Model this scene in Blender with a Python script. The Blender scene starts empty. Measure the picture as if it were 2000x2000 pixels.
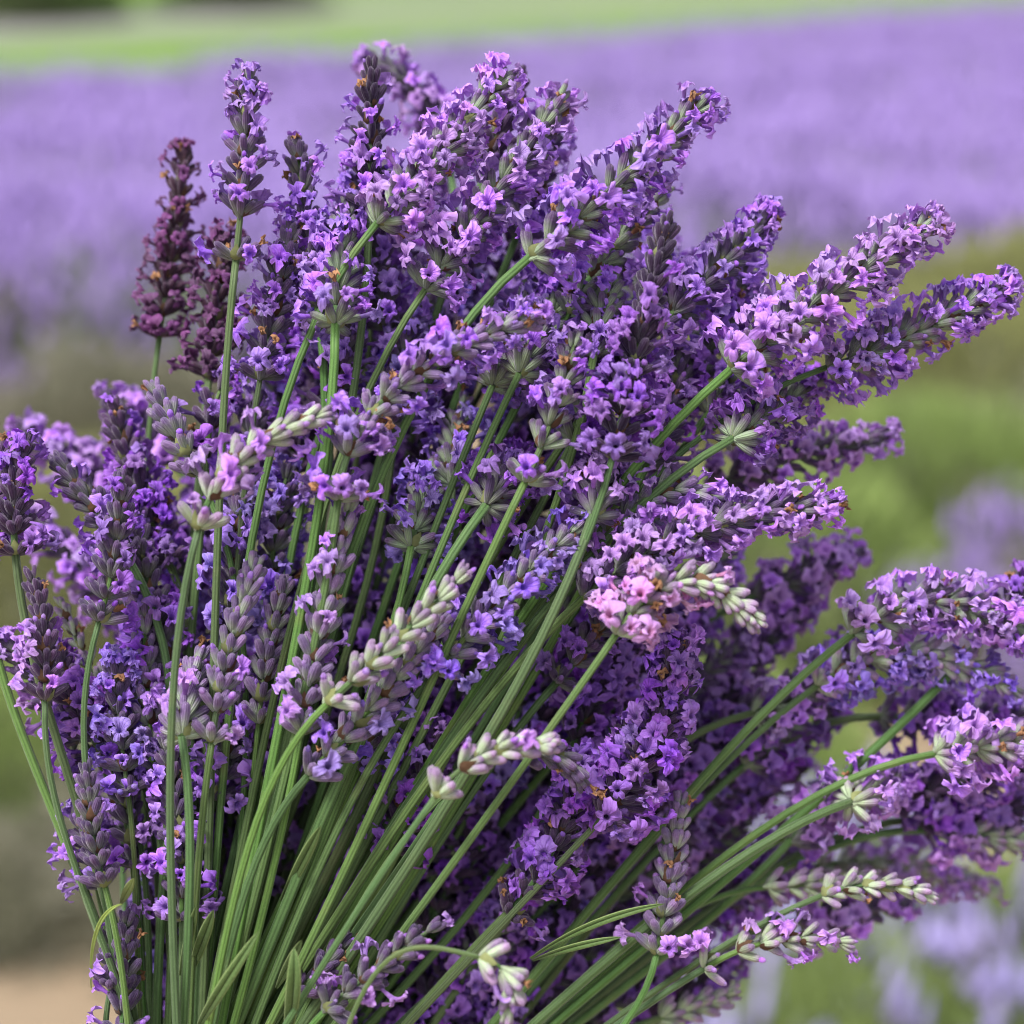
import bpy, math, random
import numpy as np
from mathutils import Vector, Matrix

sc = bpy.context.scene
col = sc.collection
R = math.radians

# ------------------------------------------------------------------ camera, sky, sun, exposure
CAM_H, PITCH, DIST, PX = 1.75, 18.5, 0.45, 0.000125       # metres, degrees, metres to the bunch, metres per picture unit
cam = bpy.data.cameras.new("camera")
cam.sensor_width = 36.0
cam.lens = 18.0 / (1000 * PX / DIST)
cam.clip_start, cam.clip_end = 0.02, 2000.0
cam.dof.use_dof = True
cam.dof.focus_distance = DIST - 0.006
cam.dof.aperture_fstop = cam.lens / 10.0
cam.dof.aperture_blades = 0
cam_o = bpy.data.objects.new("camera", cam)
cam_o.location = (0, 0, CAM_H)
cam_o.rotation_euler = (R(90 - PITCH), 0, 0)
col.objects.link(cam_o)
sc.camera = cam_o
CM = Matrix.Translation((0, 0, CAM_H)) @ Matrix.Rotation(R(90 - PITCH), 4, 'X')

SUN_EL, SUN_AZ = 64.0, -135.0      # overcast light from above, the left and behind the camera
world = bpy.data.worlds.new("World")
sc.world = world
world.use_nodes = True
nt = world.node_tree
bg = nt.nodes["Background"]
sky = nt.nodes.new("ShaderNodeTexSky")
sky.sky_type = 'NISHITA'
sky.sun_disc = False
sky.sun_elevation = R(SUN_EL)
sky.sun_rotation = R(SUN_AZ)
sky.air_density, sky.dust_density, sky.ozone_density = 1.0, 3.0, 1.0
hs = nt.nodes.new("ShaderNodeHueSaturation")
hs.inputs["Saturation"].default_value = 0.22           # cloud: nearly white sky light
nt.links.new(sky.outputs[0], hs.inputs["Color"])
nt.links.new(hs.outputs[0], bg.inputs["Color"])
bg.inputs["Strength"].default_value = 0.085
sun = bpy.data.lights.new("sun", 'SUN')
sun.energy, sun.angle, sun.color = 1.5, R(16), (1.0, 0.965, 0.91)
sun_o = bpy.data.objects.new("sun", sun)
el, az = R(SUN_EL), R(SUN_AZ)
sd = Vector((math.sin(az) * math.cos(el), math.cos(az) * math.cos(el), math.sin(el)))
sun_o.rotation_euler = sd.to_track_quat('Z', 'Y').to_euler()
sun_o.location = (-2, -2, 6)
col.objects.link(sun_o)

sc.view_settings.view_transform = 'Standard'
sc.view_settings.look = 'None'
sc.view_settings.gamma = 1.0
sc.view_settings.exposure = 1.5
sc.render.engine = 'CYCLES'
sc.cycles.use_denoising = True
sc.cycles.max_bounces = 8
sc.cycles.filter_width = 1.05
sc.cycles.transparent_max_bounces = 4
sc.cycles.sample_clamp_indirect = 6.0

# ------------------------------------------------------------------ helpers
def at(x, y, d=0.0):
    """a point of the bunch: picture units across the focus plane, d millimetres behind it"""
    q = DIST + d / 1000.0
    k = PX * q / DIST
    return CM @ Vector(((x - 1000) * k, (1000 - y) * k, -q))

def mesh(name, verts, faces, mat, uvs=None, smooth=True):
    me = bpy.data.meshes.new(name)
    me.from_pydata([tuple(v) for v in verts], [], faces)
    for m in (mat if isinstance(mat, (list, tuple)) else [mat]):
        me.materials.append(m)
    if uvs is not None:
        ul = me.uv_layers.new(name="UVMap")
        vi = np.empty(len(me.loops), dtype=np.int32)
        me.loops.foreach_get("vertex_index", vi)
        ul.data.foreach_set("uv", np.asarray(uvs, dtype=np.float32)[vi].ravel())
    if smooth:
        me.polygons.foreach_set("use_smooth", [True] * len(me.polygons))
    me.update()
    return me

def fast_mesh(name, V, F, mat, uvs=None, smooth=True):
    """V (n,3), F (m,k) numpy"""
    me = bpy.data.meshes.new(name)
    n, (m, k) = len(V), F.shape
    me.vertices.add(n); me.vertices.foreach_set("co", np.ascontiguousarray(V, dtype=np.float32).ravel())
    me.loops.add(m * k); me.loops.foreach_set("vertex_index", np.ascontiguousarray(F, dtype=np.int32).ravel())
    me.polygons.add(m)
    me.polygons.foreach_set("loop_start", np.arange(0, m * k, k, dtype=np.int32))
    me.materials.append(mat)
    if uvs is not None:
        ul = me.uv_layers.new(name="UVMap")
        ul.data.foreach_set("uv", np.asarray(uvs, dtype=np.float32)[F.ravel()].ravel())
    me.update(calc_edges=True)
    if smooth:
        me.polygons.foreach_set("use_smooth", np.ones(m, dtype=bool))
    me.validate()
    return me

def link(name, data, parent=None, mat=None):
    o = bpy.data.objects.new(name, data)
    if parent is not None:
        o.parent = parent
    if mat is not None:
        o.matrix_basis = mat
    col.objects.link(o)
    return o

def tag(o, label=None, cat=None, group=None, kind=None):
    if label: o["label"] = label
    if cat: o["category"] = cat
    if group: o["group"] = group
    if kind: o["kind"] = kind
    return o

# ------------------------------------------------------------------ materials
class NT:
    def __init__(s, name):
        s.m = bpy.data.materials.new(name); s.m.use_nodes = True
        s.t = s.m.node_tree; s.t.nodes.clear()
        s.out = s.n("OutputMaterial")
    def n(s, typ, **kw):
        nd = s.t.nodes.new("ShaderNode" + typ)
        for k, v in kw.items():
            if hasattr(nd, k) and not k[0].isupper(): setattr(nd, k, v)
        return nd
    def l(s, a, b): s.t.links.new(a, b)
    def val(s, sock, v):
        if isinstance(v, bpy.types.NodeSocket): s.l(v, sock)
        else: sock.default_value = v
    def math(s, op, a, b=0.0, c=None, clamp=False):
        nd = s.n("Math", operation=op, use_clamp=clamp)
        s.val(nd.inputs[0], a); s.val(nd.inputs[1], b)
        if c is not None: s.val(nd.inputs[2], c)
        return nd.outputs[0]
    def mix(s, f, a, b, blend='MIX'):
        nd = s.n("MixRGB", blend_type=blend)
        s.val(nd.inputs[0], f)
        for i, v in ((1, a), (2, b)):
            if isinstance(v, (tuple, list)): nd.inputs[i].default_value = (*v[:3], 1)
            else: s.val(nd.inputs[i], v)
        return nd.outputs[0]
    def noise(s, scale, detail=2.0, vec=None, rough=0.5):
        nd = s.n("TexNoise"); nd.inputs["Scale"].default_value = scale
        nd.inputs["Detail"].default_value = detail; nd.inputs["Roughness"].default_value = rough
        if vec is not None: s.l(vec, nd.inputs["Vector"])
        return nd.outputs["Fac"]
    def ramp(s, f, stops):
        nd = s.n("ValToRGB"); s.val(nd.inputs[0], f)
        e = nd.color_ramp.elements
        while len(e) < len(stops): e.new(0.5)
        for i, (p, c) in enumerate(stops):
            e[i].position = p; e[i].color = (*c, 1) if len(c) == 3 else c
        return nd.outputs[0]
    def rnd(s):
        """a random number per object and, in joined meshes, per island"""
        a = s.n("ObjectInfo").outputs["Random"]; b = s.n("NewGeometry").outputs["Random Per Island"]
        return s.math('FRACT', s.math('ADD', a, s.math('MULTIPLY', b, 7.31)))
    def hsv(s, c, h=0.5, sat=1.0, v=1.0):
        nd = s.n("HueSaturation"); s.val(nd.inputs["Hue"], h); s.val(nd.inputs["Saturation"], sat); s.val(nd.inputs["Value"], v)
        if isinstance(c, (tuple, list)): nd.inputs["Color"].default_value = (*c, 1)
        else: s.l(c, nd.inputs["Color"])
        return nd.outputs[0]
    def bsdf(s, base, rough=0.6, sheen=0.0, sheen_tint=(1, 1, 1), normal=None, spec=0.3, trans=0.0, trans_col=None):
        p = s.n("BsdfPrincipled")
        s.val(p.inputs["Base Color"], (*base, 1) if isinstance(base, tuple) else base)
        s.val(p.inputs["Roughness"], rough)
        p.inputs["Specular IOR Level"].default_value = spec
        p.inputs["Sheen Weight"].default_value = sheen
        p.inputs["Sheen Roughness"].default_value = 0.4
        p.inputs["Sheen Tint"].default_value = (*sheen_tint, 1)
        if normal is not None: s.l(normal, p.inputs["Normal"])
        res = p.outputs[0]
        if trans > 0:
            tr = s.n("BsdfTranslucent"); s.val(tr.inputs["Color"], trans_col if trans_col is not None else base)
            if normal is not None: s.l(normal, tr.inputs["Normal"])
            mx = s.n("MixShader"); mx.inputs[0].default_value = trans
            s.l(res, mx.inputs[1]); s.l(tr.outputs[0], mx.inputs[2]); res = mx.outputs[0]
        s.l(res, s.out.inputs["Surface"])
        return s.m
    def bump(s, h, strength=0.3, dist=0.0003):
        b = s.n("Bump"); b.inputs["Strength"].default_value = strength; b.inputs["Distance"].default_value = dist
        s.l(h, b.inputs["Height"]); return b.outputs[0]
    def uv(s):
        u = s.n("UVMap"); sp = s.n("SeparateXYZ"); s.l(u.outputs[0], sp.inputs[0]); return sp.outputs[0], sp.outputs[1]
    def obj(s): return s.n("TexCoord").outputs["Object"]

def floret_mat(name, base, throat, edge):
    throat = tuple(.35 * a + .65 * b for a, b in zip(base, throat)) if throat[0] < .5 else throat
    t = NT(name); u, v = t.uv(); r = t.rnd(); ob = t.obj()
    c = t.ramp(v, [(0.0, throat), (0.45, tuple(0.55 * a + 0.45 * b for a, b in zip(base, throat))), (0.7, base), (1.0, edge)])
    vein = t.math('POWER', t.math('ABSOLUTE', t.math('SINE', t.math('MULTIPLY', u, 47.1))), 6.0)
    nz = t.noise(900.0, 3.0, ob)
    c = t.mix(t.math('MULTIPLY', vein, 0.13), c, tuple(x * 0.45 for x in base))
    c = t.mix(t.math('MULTIPLY', t.math('SUBTRACT', nz, 0.35, clamp=True), 0.9), c, tuple(min(1, x * 1.35 + 0.03) for x in edge))
    r2 = t.math('FRACT', t.math('MULTIPLY', r, 17.7))
    c = t.hsv(c, t.math('ADD', 0.487, t.math('MULTIPLY', r, 0.026)), t.math('ADD', 0.84, t.math('MULTIPLY', r2, 0.26)),
              t.math('ADD', 0.74, t.math('MULTIPLY', r2, 0.46)))
    nm = t.bump(t.math('ADD', t.math('MULTIPLY', vein, -0.5), nz), 0.8, 0.0003)
    return t.bsdf(c, 0.52, 0.25, (0.8, 0.7, 1.0), nm, 0.28, 0.22)

def calyx_mat(name, tip, base, pos, width):
    t = NT(name); u, v = t.uv(); r = t.rnd(); ob = t.obj()
    nz = t.noise(1400.0, 3.0, ob); big = t.noise(350.0, 1.0, ob)
    rib = t.math('ABSOLUTE', t.math('SINE', t.math('MULTIPLY', u, 3.14159 * 11)))
    h = t.math('ADD', v, t.math('ADD', t.math('MULTIPLY', t.math('SUBTRACT', r, 0.5), 0.34), t.math('MULTIPLY', t.math('SUBTRACT', big, 0.5), 0.5)))
    f = t.math('DIVIDE', t.math('SUBTRACT', h, pos - width), 2 * width, clamp=True)
    c = t.mix(f, base, tip)
    c = t.mix(t.math('MULTIPLY', t.math('POWER', rib, 3.0), 0.30), t.mix(0.42, c, (0.03, 0.015, 0.035)), t.mix(0.15, c, (0.6, 0.55, 0.6)))
    c = t.mix(0.62, t.mix(f, base, tip), c)
    c = t.mix(t.math('MULTIPLY', t.math('SUBTRACT', nz, 0.55, clamp=True), 1.6), c, tuple(min(0.8, x * 1.7 + 0.1) for x in tip))
    r2 = t.math('FRACT', t.math('MULTIPLY', r, 13.3))
    c = t.hsv(c, t.math('ADD', 0.485, t.math('MULTIPLY', r2, 0.03)), 1.0, t.math('ADD', 0.75, t.math('MULTIPLY', r2, 0.45)))
    nm = t.bump(t.math('ADD', rib, t.math('MULTIPLY', nz, 0.8)), 0.6, 0.00022)
    return t.bsdf(c, 0.68, 0.28, (0.9, 0.8, 1.0), nm, 0.2)

FP = {  # floret palettes
    'violet': ((0.310, 0.118, 0.660), (0.19, 0.060, 0.45), (0.480, 0.255, 0.840)),
    'lilac':  ((0.400, 0.165, 0.690), (0.25, 0.08, 0.46), (0.570, 0.320, 0.850)),
    'blue':   ((0.255, 0.118, 0.670), (0.15, 0.060, 0.46), (0.400, 0.255, 0.850)),
    'pink':   ((0.560, 0.250, 0.680), (0.60, 0.20, 0.26), (0.660, 0.360, 0.800)),
    'deep':   ((0.240, 0.076, 0.500), (0.14, 0.038, 0.32), (0.350, 0.140, 0.660)),
    'wine':   ((0.100, 0.026, 0.105), (0.07, 0.02, 0.04), (0.190, 0.060, 0.200)),
}
FM = {k: floret_mat("floret " + k, *v) for k, v in FP.items()}
CP = {  # calyx palettes: tip, base, where the change sits, how soft
    'green': ((0.125, 0.070, 0.175), (0.310, 0.410, 0.240), 0.58, 0.20),
    'grey':  ((0.098, 0.056, 0.150), (0.200, 0.235, 0.170), 0.42, 0.24),
    'dark':  ((0.070, 0.034, 0.098), (0.130, 0.115, 0.125), 0.24, 0.25),
    'lilac': ((0.235, 0.150, 0.330), (0.350, 0.430, 0.290), 0.46, 0.20),
    'pale':  ((0.370, 0.240, 0.430), (0.460, 0.580, 0.350), 0.60, 0.20),
    'ink':   ((0.030, 0.013, 0.050), (0.070, 0.056, 0.082), 0.20, 0.20),
    'wine':  ((0.060, 0.022, 0.050), (0.095, 0.055, 0.050), 0.30, 0.30),
}
CMAT = {k: calyx_mat("calyx " + k, *v) for k, v in CP.items()}

def stem_mat(name, a, b):
    t = NT(name); u, v = t.uv(); ob = t.obj(); r = t.n("ObjectInfo").outputs["Random"]
    streak = t.n("TexNoise"); streak.inputs["Scale"].default_value = 1.0; streak.inputs["Detail"].default_value = 3.0
    mp = t.n("CombineXYZ"); t.l(t.math('MULTIPLY', u, 34.0), mp.inputs[0]); t.l(t.math('MULTIPLY', v, 260.0), mp.inputs[1]); t.l(t.math('MULTIPLY', r, 50.0), mp.inputs[2])
    t.l(mp.outputs[0], streak.inputs["Vector"])
    dots = t.n("TexVoronoi"); dots.inputs["Scale"].default_value = 2600.0; t.l(ob, dots.inputs["Vector"])
    sp = t.math('LESS_THAN', dots.outputs["Distance"], 0.22)
    broad = t.noise(60.0, 3.0, ob)
    groove = t.math('ABSOLUTE', t.math('SINE', t.math('MULTIPLY', u, 3.14159 * 8)))
    c = t.mix(streak.outputs["Fac"], a, b)
    c = t.mix(t.math('MULTIPLY', t.math('SUBTRACT', 1.0, groove), 0.55), c, tuple(x * 0.45 for x in a))
    c = t.mix(t.math('MULTIPLY', t.math('SUBTRACT', broad, 0.60, clamp=True), 1.6), c, (0.26, 0.22, 0.09))
    c = t.mix(t.math('MULTIPLY', sp, 0.28), c, tuple(min(1, x * 1.5 + 0.08) for x in b))
    r2 = t.math('FRACT', t.math('MULTIPLY', r, 9.7))
    c = t.hsv(c, t.math('ADD', 0.482, t.math('MULTIPLY', r, 0.036)), t.math('ADD', 0.82, t.math('MULTIPLY', r2, 0.3)), t.math('ADD', 0.72, t.math('MULTIPLY', r2, 0.5)))
    nm = t.bump(t.math('ADD', t.math('MULTIPLY', streak.outputs["Fac"], 0.8), t.math('ADD', sp, groove)), 0.5, 0.0002)
    return t.bsdf(c, 0.55, 0.30, (0.9, 1.0, 0.85), nm, 0.30)
M_STEM = stem_mat("stem green", (0.056, 0.118, 0.030), (0.135, 0.235, 0.072))

def plain(name, c0, c1, scale, rough=0.7, trans=0.0, sheen=0.1, bump=0.4):
    t = NT(name); ob = t.obj(); nz = t.noise(scale, 4.0, ob); r = t.rnd()
    c = t.mix(nz, c0, c1)
    c = t.hsv(c, 0.5, 1.0, t.math('ADD', 0.75, t.math('MULTIPLY', r, 0.5)))
    return t.bsdf(c, rough, sheen, (1, 1, 1), t.bump(nz, bump, 0.3 / scale), 0.2, trans)
M_BRACT = plain("bract brown", (0.060, 0.028, 0.016), (0.19, 0.105, 0.060), 700.0, 0.7, 0.2)
M_BRACTG = plain("bract green", (0.16, 0.19, 0.07), (0.30, 0.31, 0.14), 700.0, 0.65, 0.2)
M_WILT = plain("wilted floret", (0.20, 0.085, 0.04), (0.46, 0.25, 0.13), 900.0, 0.75, 0.15)
def leaf_mat(name, a, b, rim):
    t = NT(name); u, v = t.uv(); ob = t.obj(); nz = t.noise(1500.0, 4.0, ob)
    e = t.math('ABSOLUTE', t.math('SUBTRACT', t.math('MULTIPLY', u, 2.0), 1.0))
    c = t.mix(nz, a, b); c = t.mix(t.math('GREATER_THAN', e, 0.86), c, rim)
    c = t.mix(t.math('LESS_THAN', e, 0.07), c, tuple(x * .55 for x in a))
    return t.bsdf(c, .6, .15, (1, 1, 1), t.bump(nz, .8, .0003), .25, .12)
M_LEAF = leaf_mat("leaf green", (0.060, 0.115, 0.030), (0.135, 0.205, 0.070), (0.24, 0.32, 0.12))
M_LEAFB = plain("young leaf", (0.20, 0.29, 0.06), (0.34, 0.42, 0.12), 500.0, 0.6, 0.3, 0.3)

# ------------------------------------------------------------------ flower pieces (templates along +Z, metres)
def calyx_geo(seed, n=11, rings=((0, .32), (.1, .60), (.3, .86), (.55, 1.0), (.78, .98), (.91, .80), (.98, .46))):
    rg = random.Random(seed); L, r0 = 0.0054, 0.00088
    V, U, F = [], [], []
    bend = rg.uniform(-.18, .18)
    for i, (z, r) in enumerate(rings):
        for j in range(n):
            a = 2 * math.pi * j / n
            rr = r0 * r * (1 + 0.07 * (-1) ** j * (z > .05)) * rg.uniform(.96, 1.04)
            zz = z * L + (rg.uniform(-.5, .6) * 0.00035 if i == len(rings) - 1 else 0)
            V.append((rr * math.cos(a) + bend * L * z * z * 0.4, rr * math.sin(a), zz)); U.append((j / n, z))
    for i in range(len(rings) - 1):
        for j in range(n):
            k = (j + 1) % n
            F.append((i * n + j, i * n + k, (i + 1) * n + k, (i + 1) * n + j))
    V.append((bend * L * 0.4, 0, L * 0.995)); U.append((0, 1.0)); c = len(V) - 1; b = (len(rings) - 1) * n
    for j in range(n): F.append((b + j, b + (j + 1) % n, c))
    return V, F, U

def floret_geo(seed, n=35, tube=((0, .40, 0), (.5, .50, 0), (.9, .66, 0)), flare=(.10, .30, .55, .80, 1.0), op=1.0):
    """two-lipped lavender corolla: a widening tube, two big erect upper lobes, three smaller lower ones, all ruffled"""
    rg = random.Random(seed); mm = 0.001; TL = rg.uniform(3.2, 4.2)
    lobes = [(60, 42, 3.15, .25), (120, 42, 3.15, .25), (200, 36, 1.85, -.25), (270, 33, 2.25, -.38), (340, 36, 1.85, -.25)]
    lobes = [(c + rg.uniform(-9, 9), h * rg.uniform(.85, 1.12), l * rg.uniform(.66, 1.18) * (0.55 + 0.45 * op), k + rg.uniform(-.55, .55) + (1 - op) * .9) for c, h, l, k in lobes]
    ph = [rg.uniform(0, 6.28) for _ in range(5)]; amp = rg.uniform(.30, .62)
    sx, sy = rg.uniform(-.35, .35), rg.uniform(-.2, .2)
    V, U, F = [], [], []
    for t, r, _ in tube:
        for j in range(n):
            a = 2 * math.pi * j / n
            V.append((r * mm * math.cos(a), r * mm * math.sin(a) * .85, t * TL * mm)); U.append((j / n, t * .4))
    for s in flare:
        for j in range(n):
            d = 360.0 * j / n; a = math.radians(d); best, ck, dn = 0.40, 0.1, 1
            for c, h, l, k in lobes:
                dd = abs((d - c + 180) % 360 - 180) / h
                if dd < 1:
                    w = l * (1 - dd ** 2.4) ** .5
                    if w > best: best, ck, dn = w, k, dd
            best *= 1 + .07 * math.sin(17 * a + ph[3])
            rad = .66 + s * best * (1 - .16 * abs(ck) * s)
            z = TL + .55 * math.sin(min(1, s * 2) * 1.5708) * (1 if ck > 0 else .7) + best * (ck * s * .8 - .50 * s * s * s * (1.1 if ck < .3 else .8))
            z += s * s * amp * (math.sin(3 * a + ph[0]) + .9 * math.sin(7 * a + ph[1]) + .8 * math.sin(12 * a + ph[2])) * .75
            z += .55 * s * (dn * dn - .4) * (1 if ck > 0 else -.7)
            x, y_ = rad * math.cos(a), rad * math.sin(a)
            z += s * .55 * math.sin(x * 2.1 + ph[1]) * math.sin(y_ * 2.3 + ph[3]); fold = s * .30 * math.sin(y_ * 1.7 + ph[2]); x += fold
            V.append(((x + sx * s * .5 + .12 * s * math.sin(5 * a + ph[4])) * mm, (y_ + sy * s) * mm, (z + sx * x * s * .4) * mm)); U.append((j / n, .42 + .58 * s))
    m = len(tube) + len(flare)
    for i in range(m - 1):
        for j in range(n):
            k = (j + 1) % n
            F.append((i * n + j, i * n + k, (i + 1) * n + k, (i + 1) * n + j))
    return V, F, U

def budlet_geo(seed, n=8):
    rg = random.Random(seed); V, U, F = [], [], []
    pr = ((0, .5), (.35, .66), (.7, .62), (1.0, .25)); L = rg.uniform(.0011, .0020)
    for z, r in pr:
        for j in range(n):
            a = 2 * math.pi * j / n; q = r * .001 * (1 + .16 * math.cos(2 * a + seed) * z)
            V.append((q * math.cos(a), q * math.sin(a), z * L)); U.append((j / n, .5 + .5 * z))
    for i in range(3):
        for j in range(n):
            k = (j + 1) % n; F.append((i * n + j, i * n + k, (i + 1) * n + k, (i + 1) * n + j))
    V.append((0, 0, L)); U.append((0, 1)); c = len(V) - 1
    for j in range(n): F.append((3 * n + j, 3 * n + (j + 1) % n, c))
    return V, F, U

def wilt_geo(seed):
    rg = random.Random(seed + 50)
    V, F, U = floret_geo(seed, 15, ((0, .4, 0), (.5, .45, 0)), (.2, .6, 1.0), .45)
    V = [(x * .62 + rg.uniform(-.0003, .0003), y * .62 + rg.uniform(-.0003, .0003), z * .62 + rg.uniform(-.0003, .0003)) for x, y, z in V]
    return V, F, U

def bract_geo(seed):
    rg = random.Random(seed); L, W = .0036, .0014; V, U, F = [], [], []
    pr = ((0, .35), (.25, .95), (.5, .9), (.75, .5), (1, .04))
    for z, w in pr:
        for s in (-1, 0, 1):
            V.append((s * w * W, -.0006 * (1 - abs(s)) * w + .0012 * z * z + rg.uniform(-.0001, .0001), z * L)); U.append(((s + 1) / 2, z))
    for i in range(4):
        for j in range(2): F.append((i * 3 + j, i * 3 + j + 1, i * 3 + j + 4, i * 3 + j + 3))
    return V, F, U

NV = 12
G_CAL = [calyx_geo(i) for i in range(NV)]
G_FLO = [floret_geo(i, op=(1.0, .85, .95, .6, 1.0, .75, .5, .3, .9, .7, .8, .45)[i]) for i in range(NV)]
ME_CAL = {k: [mesh("calyx", g[0], g[1], m, g[2]) for g in G_CAL] for k, m in CMAT.items()}
ME_FLO = {k: [mesh("floret", g[0], g[1], m, g[2]) for g in G_FLO] for k, m in FM.items()}
ME_BUD = {k: [mesh("petal_bud", *budlet_geo(i)[:2], m, budlet_geo(i)[2]) for i in range(3)] for k, m in FM.items()}
ME_WILT = [mesh("wilted_floret", *wilt_geo(i)[:2], M_WILT, wilt_geo(i)[2]) for i in range(4)]
ME_BR = [mesh("bract", *bract_geo(i)[:2], M_BRACT, bract_geo(i)[2]) for i in range(3)]
ME_BRG = [mesh("bract", *bract_geo(i)[:2], M_BRACTG, bract_geo(i)[2]) for i in range(3)]
LO_CAL = [calyx_geo(i, 6, ((0, .4), (.3, .9), (.75, .95), (1.0, .5))) for i in range(4)]
LO_FLO = [floret_geo(i, 15, ((0, .5, 0), (.95, .8, 0)), (.5, 1.0), (1, .9, 1, .7)[i]) for i in range(4)]

def as_np(geo):
    V, F, U = geo
    return np.array(V), np.array([f if len(f) == 4 else (f[0], f[1], f[2], f[2]) for f in F]), np.array(U)
def tri_np(geo):
    V, F, U = geo; T = []
    for f in F:
        T.append(f[:3])
        if len(f) == 4: T.append((f[0], f[2], f[3]))
    return np.array(V), np.array(T), np.array(U)
LO_CAL = [tri_np(g) for g in LO_CAL]; LO_FLO = [tri_np(g) for g in LO_FLO]

def join(name, geos, mats, mat):
    Vs, Fs, Us, o = [], [], [], 0
    for (V, F, U), M in zip(geos, mats):
        A = np.array(M)
        Vs.append(V @ A[:3, :3].T + A[:3, 3]); Fs.append(F + o); Us.append(U); o += len(V)
    return fast_mesh(name, np.concatenate(Vs), np.concatenate(Fs), mat, np.concatenate(Us))

def tube_geo(pts, radii, prof):
    """a ridged stalk along pts; prof: radius factors round the section"""
    n = len(prof); V, U, F = [], [], []; ln = 0.0
    t0 = (pts[1] - pts[0]).normalized(); nrm = t0.orthogonal().normalized()
    for i, p in enumerate(pts):
        t = (pts[min(i + 1, len(pts) - 1)] - pts[max(i - 1, 0)]).normalized()
        nrm = (nrm - t * nrm.dot(t)).normalized(); bi = t.cross(nrm)
        if i: ln += (p - pts[i - 1]).length
        for j in range(n):
            a = 2 * math.pi * j / n; r = radii[i] * prof[j]
            V.append(p + nrm * (r * math.cos(a)) + bi * (r * math.sin(a))); U.append((j / n, ln))
    for i in range(len(pts) - 1):
        for j in range(n):
            k = (j + 1) % n; F.append((i * n + j, i * n + k, (i + 1) * n + k, (i + 1) * n + j))
    F.append(tuple(range(n - 1, -1, -1))); F.append(tuple(range((len(pts) - 1) * n, len(pts) * n)))
    return V, F, U
SQ = [1.06 if i % 4 == 0 else (0.90 if i % 4 == 2 else 0.97) for i in range(16)]       # four-ridged lavender stalk
SQ8 = [1.08, .93] * 4

def frame(z, y):
    z = z.normalized(); x = y.cross(z)
    if x.length < 1e-6: x = z.orthogonal()
    x.normalize(); y = z.cross(x)
    return Matrix(((x.x, y.x, z.x), (x.y, y.y, z.y), (x.z, y.z, z.z)))
def xf(p, rot, s=1.0):
    m = (rot * s).to_4x4(); m.translation = p; return m

FAN = (300.0, 2540.0)        # where the stalks are gripped, below the picture
COUNT = [0]

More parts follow.
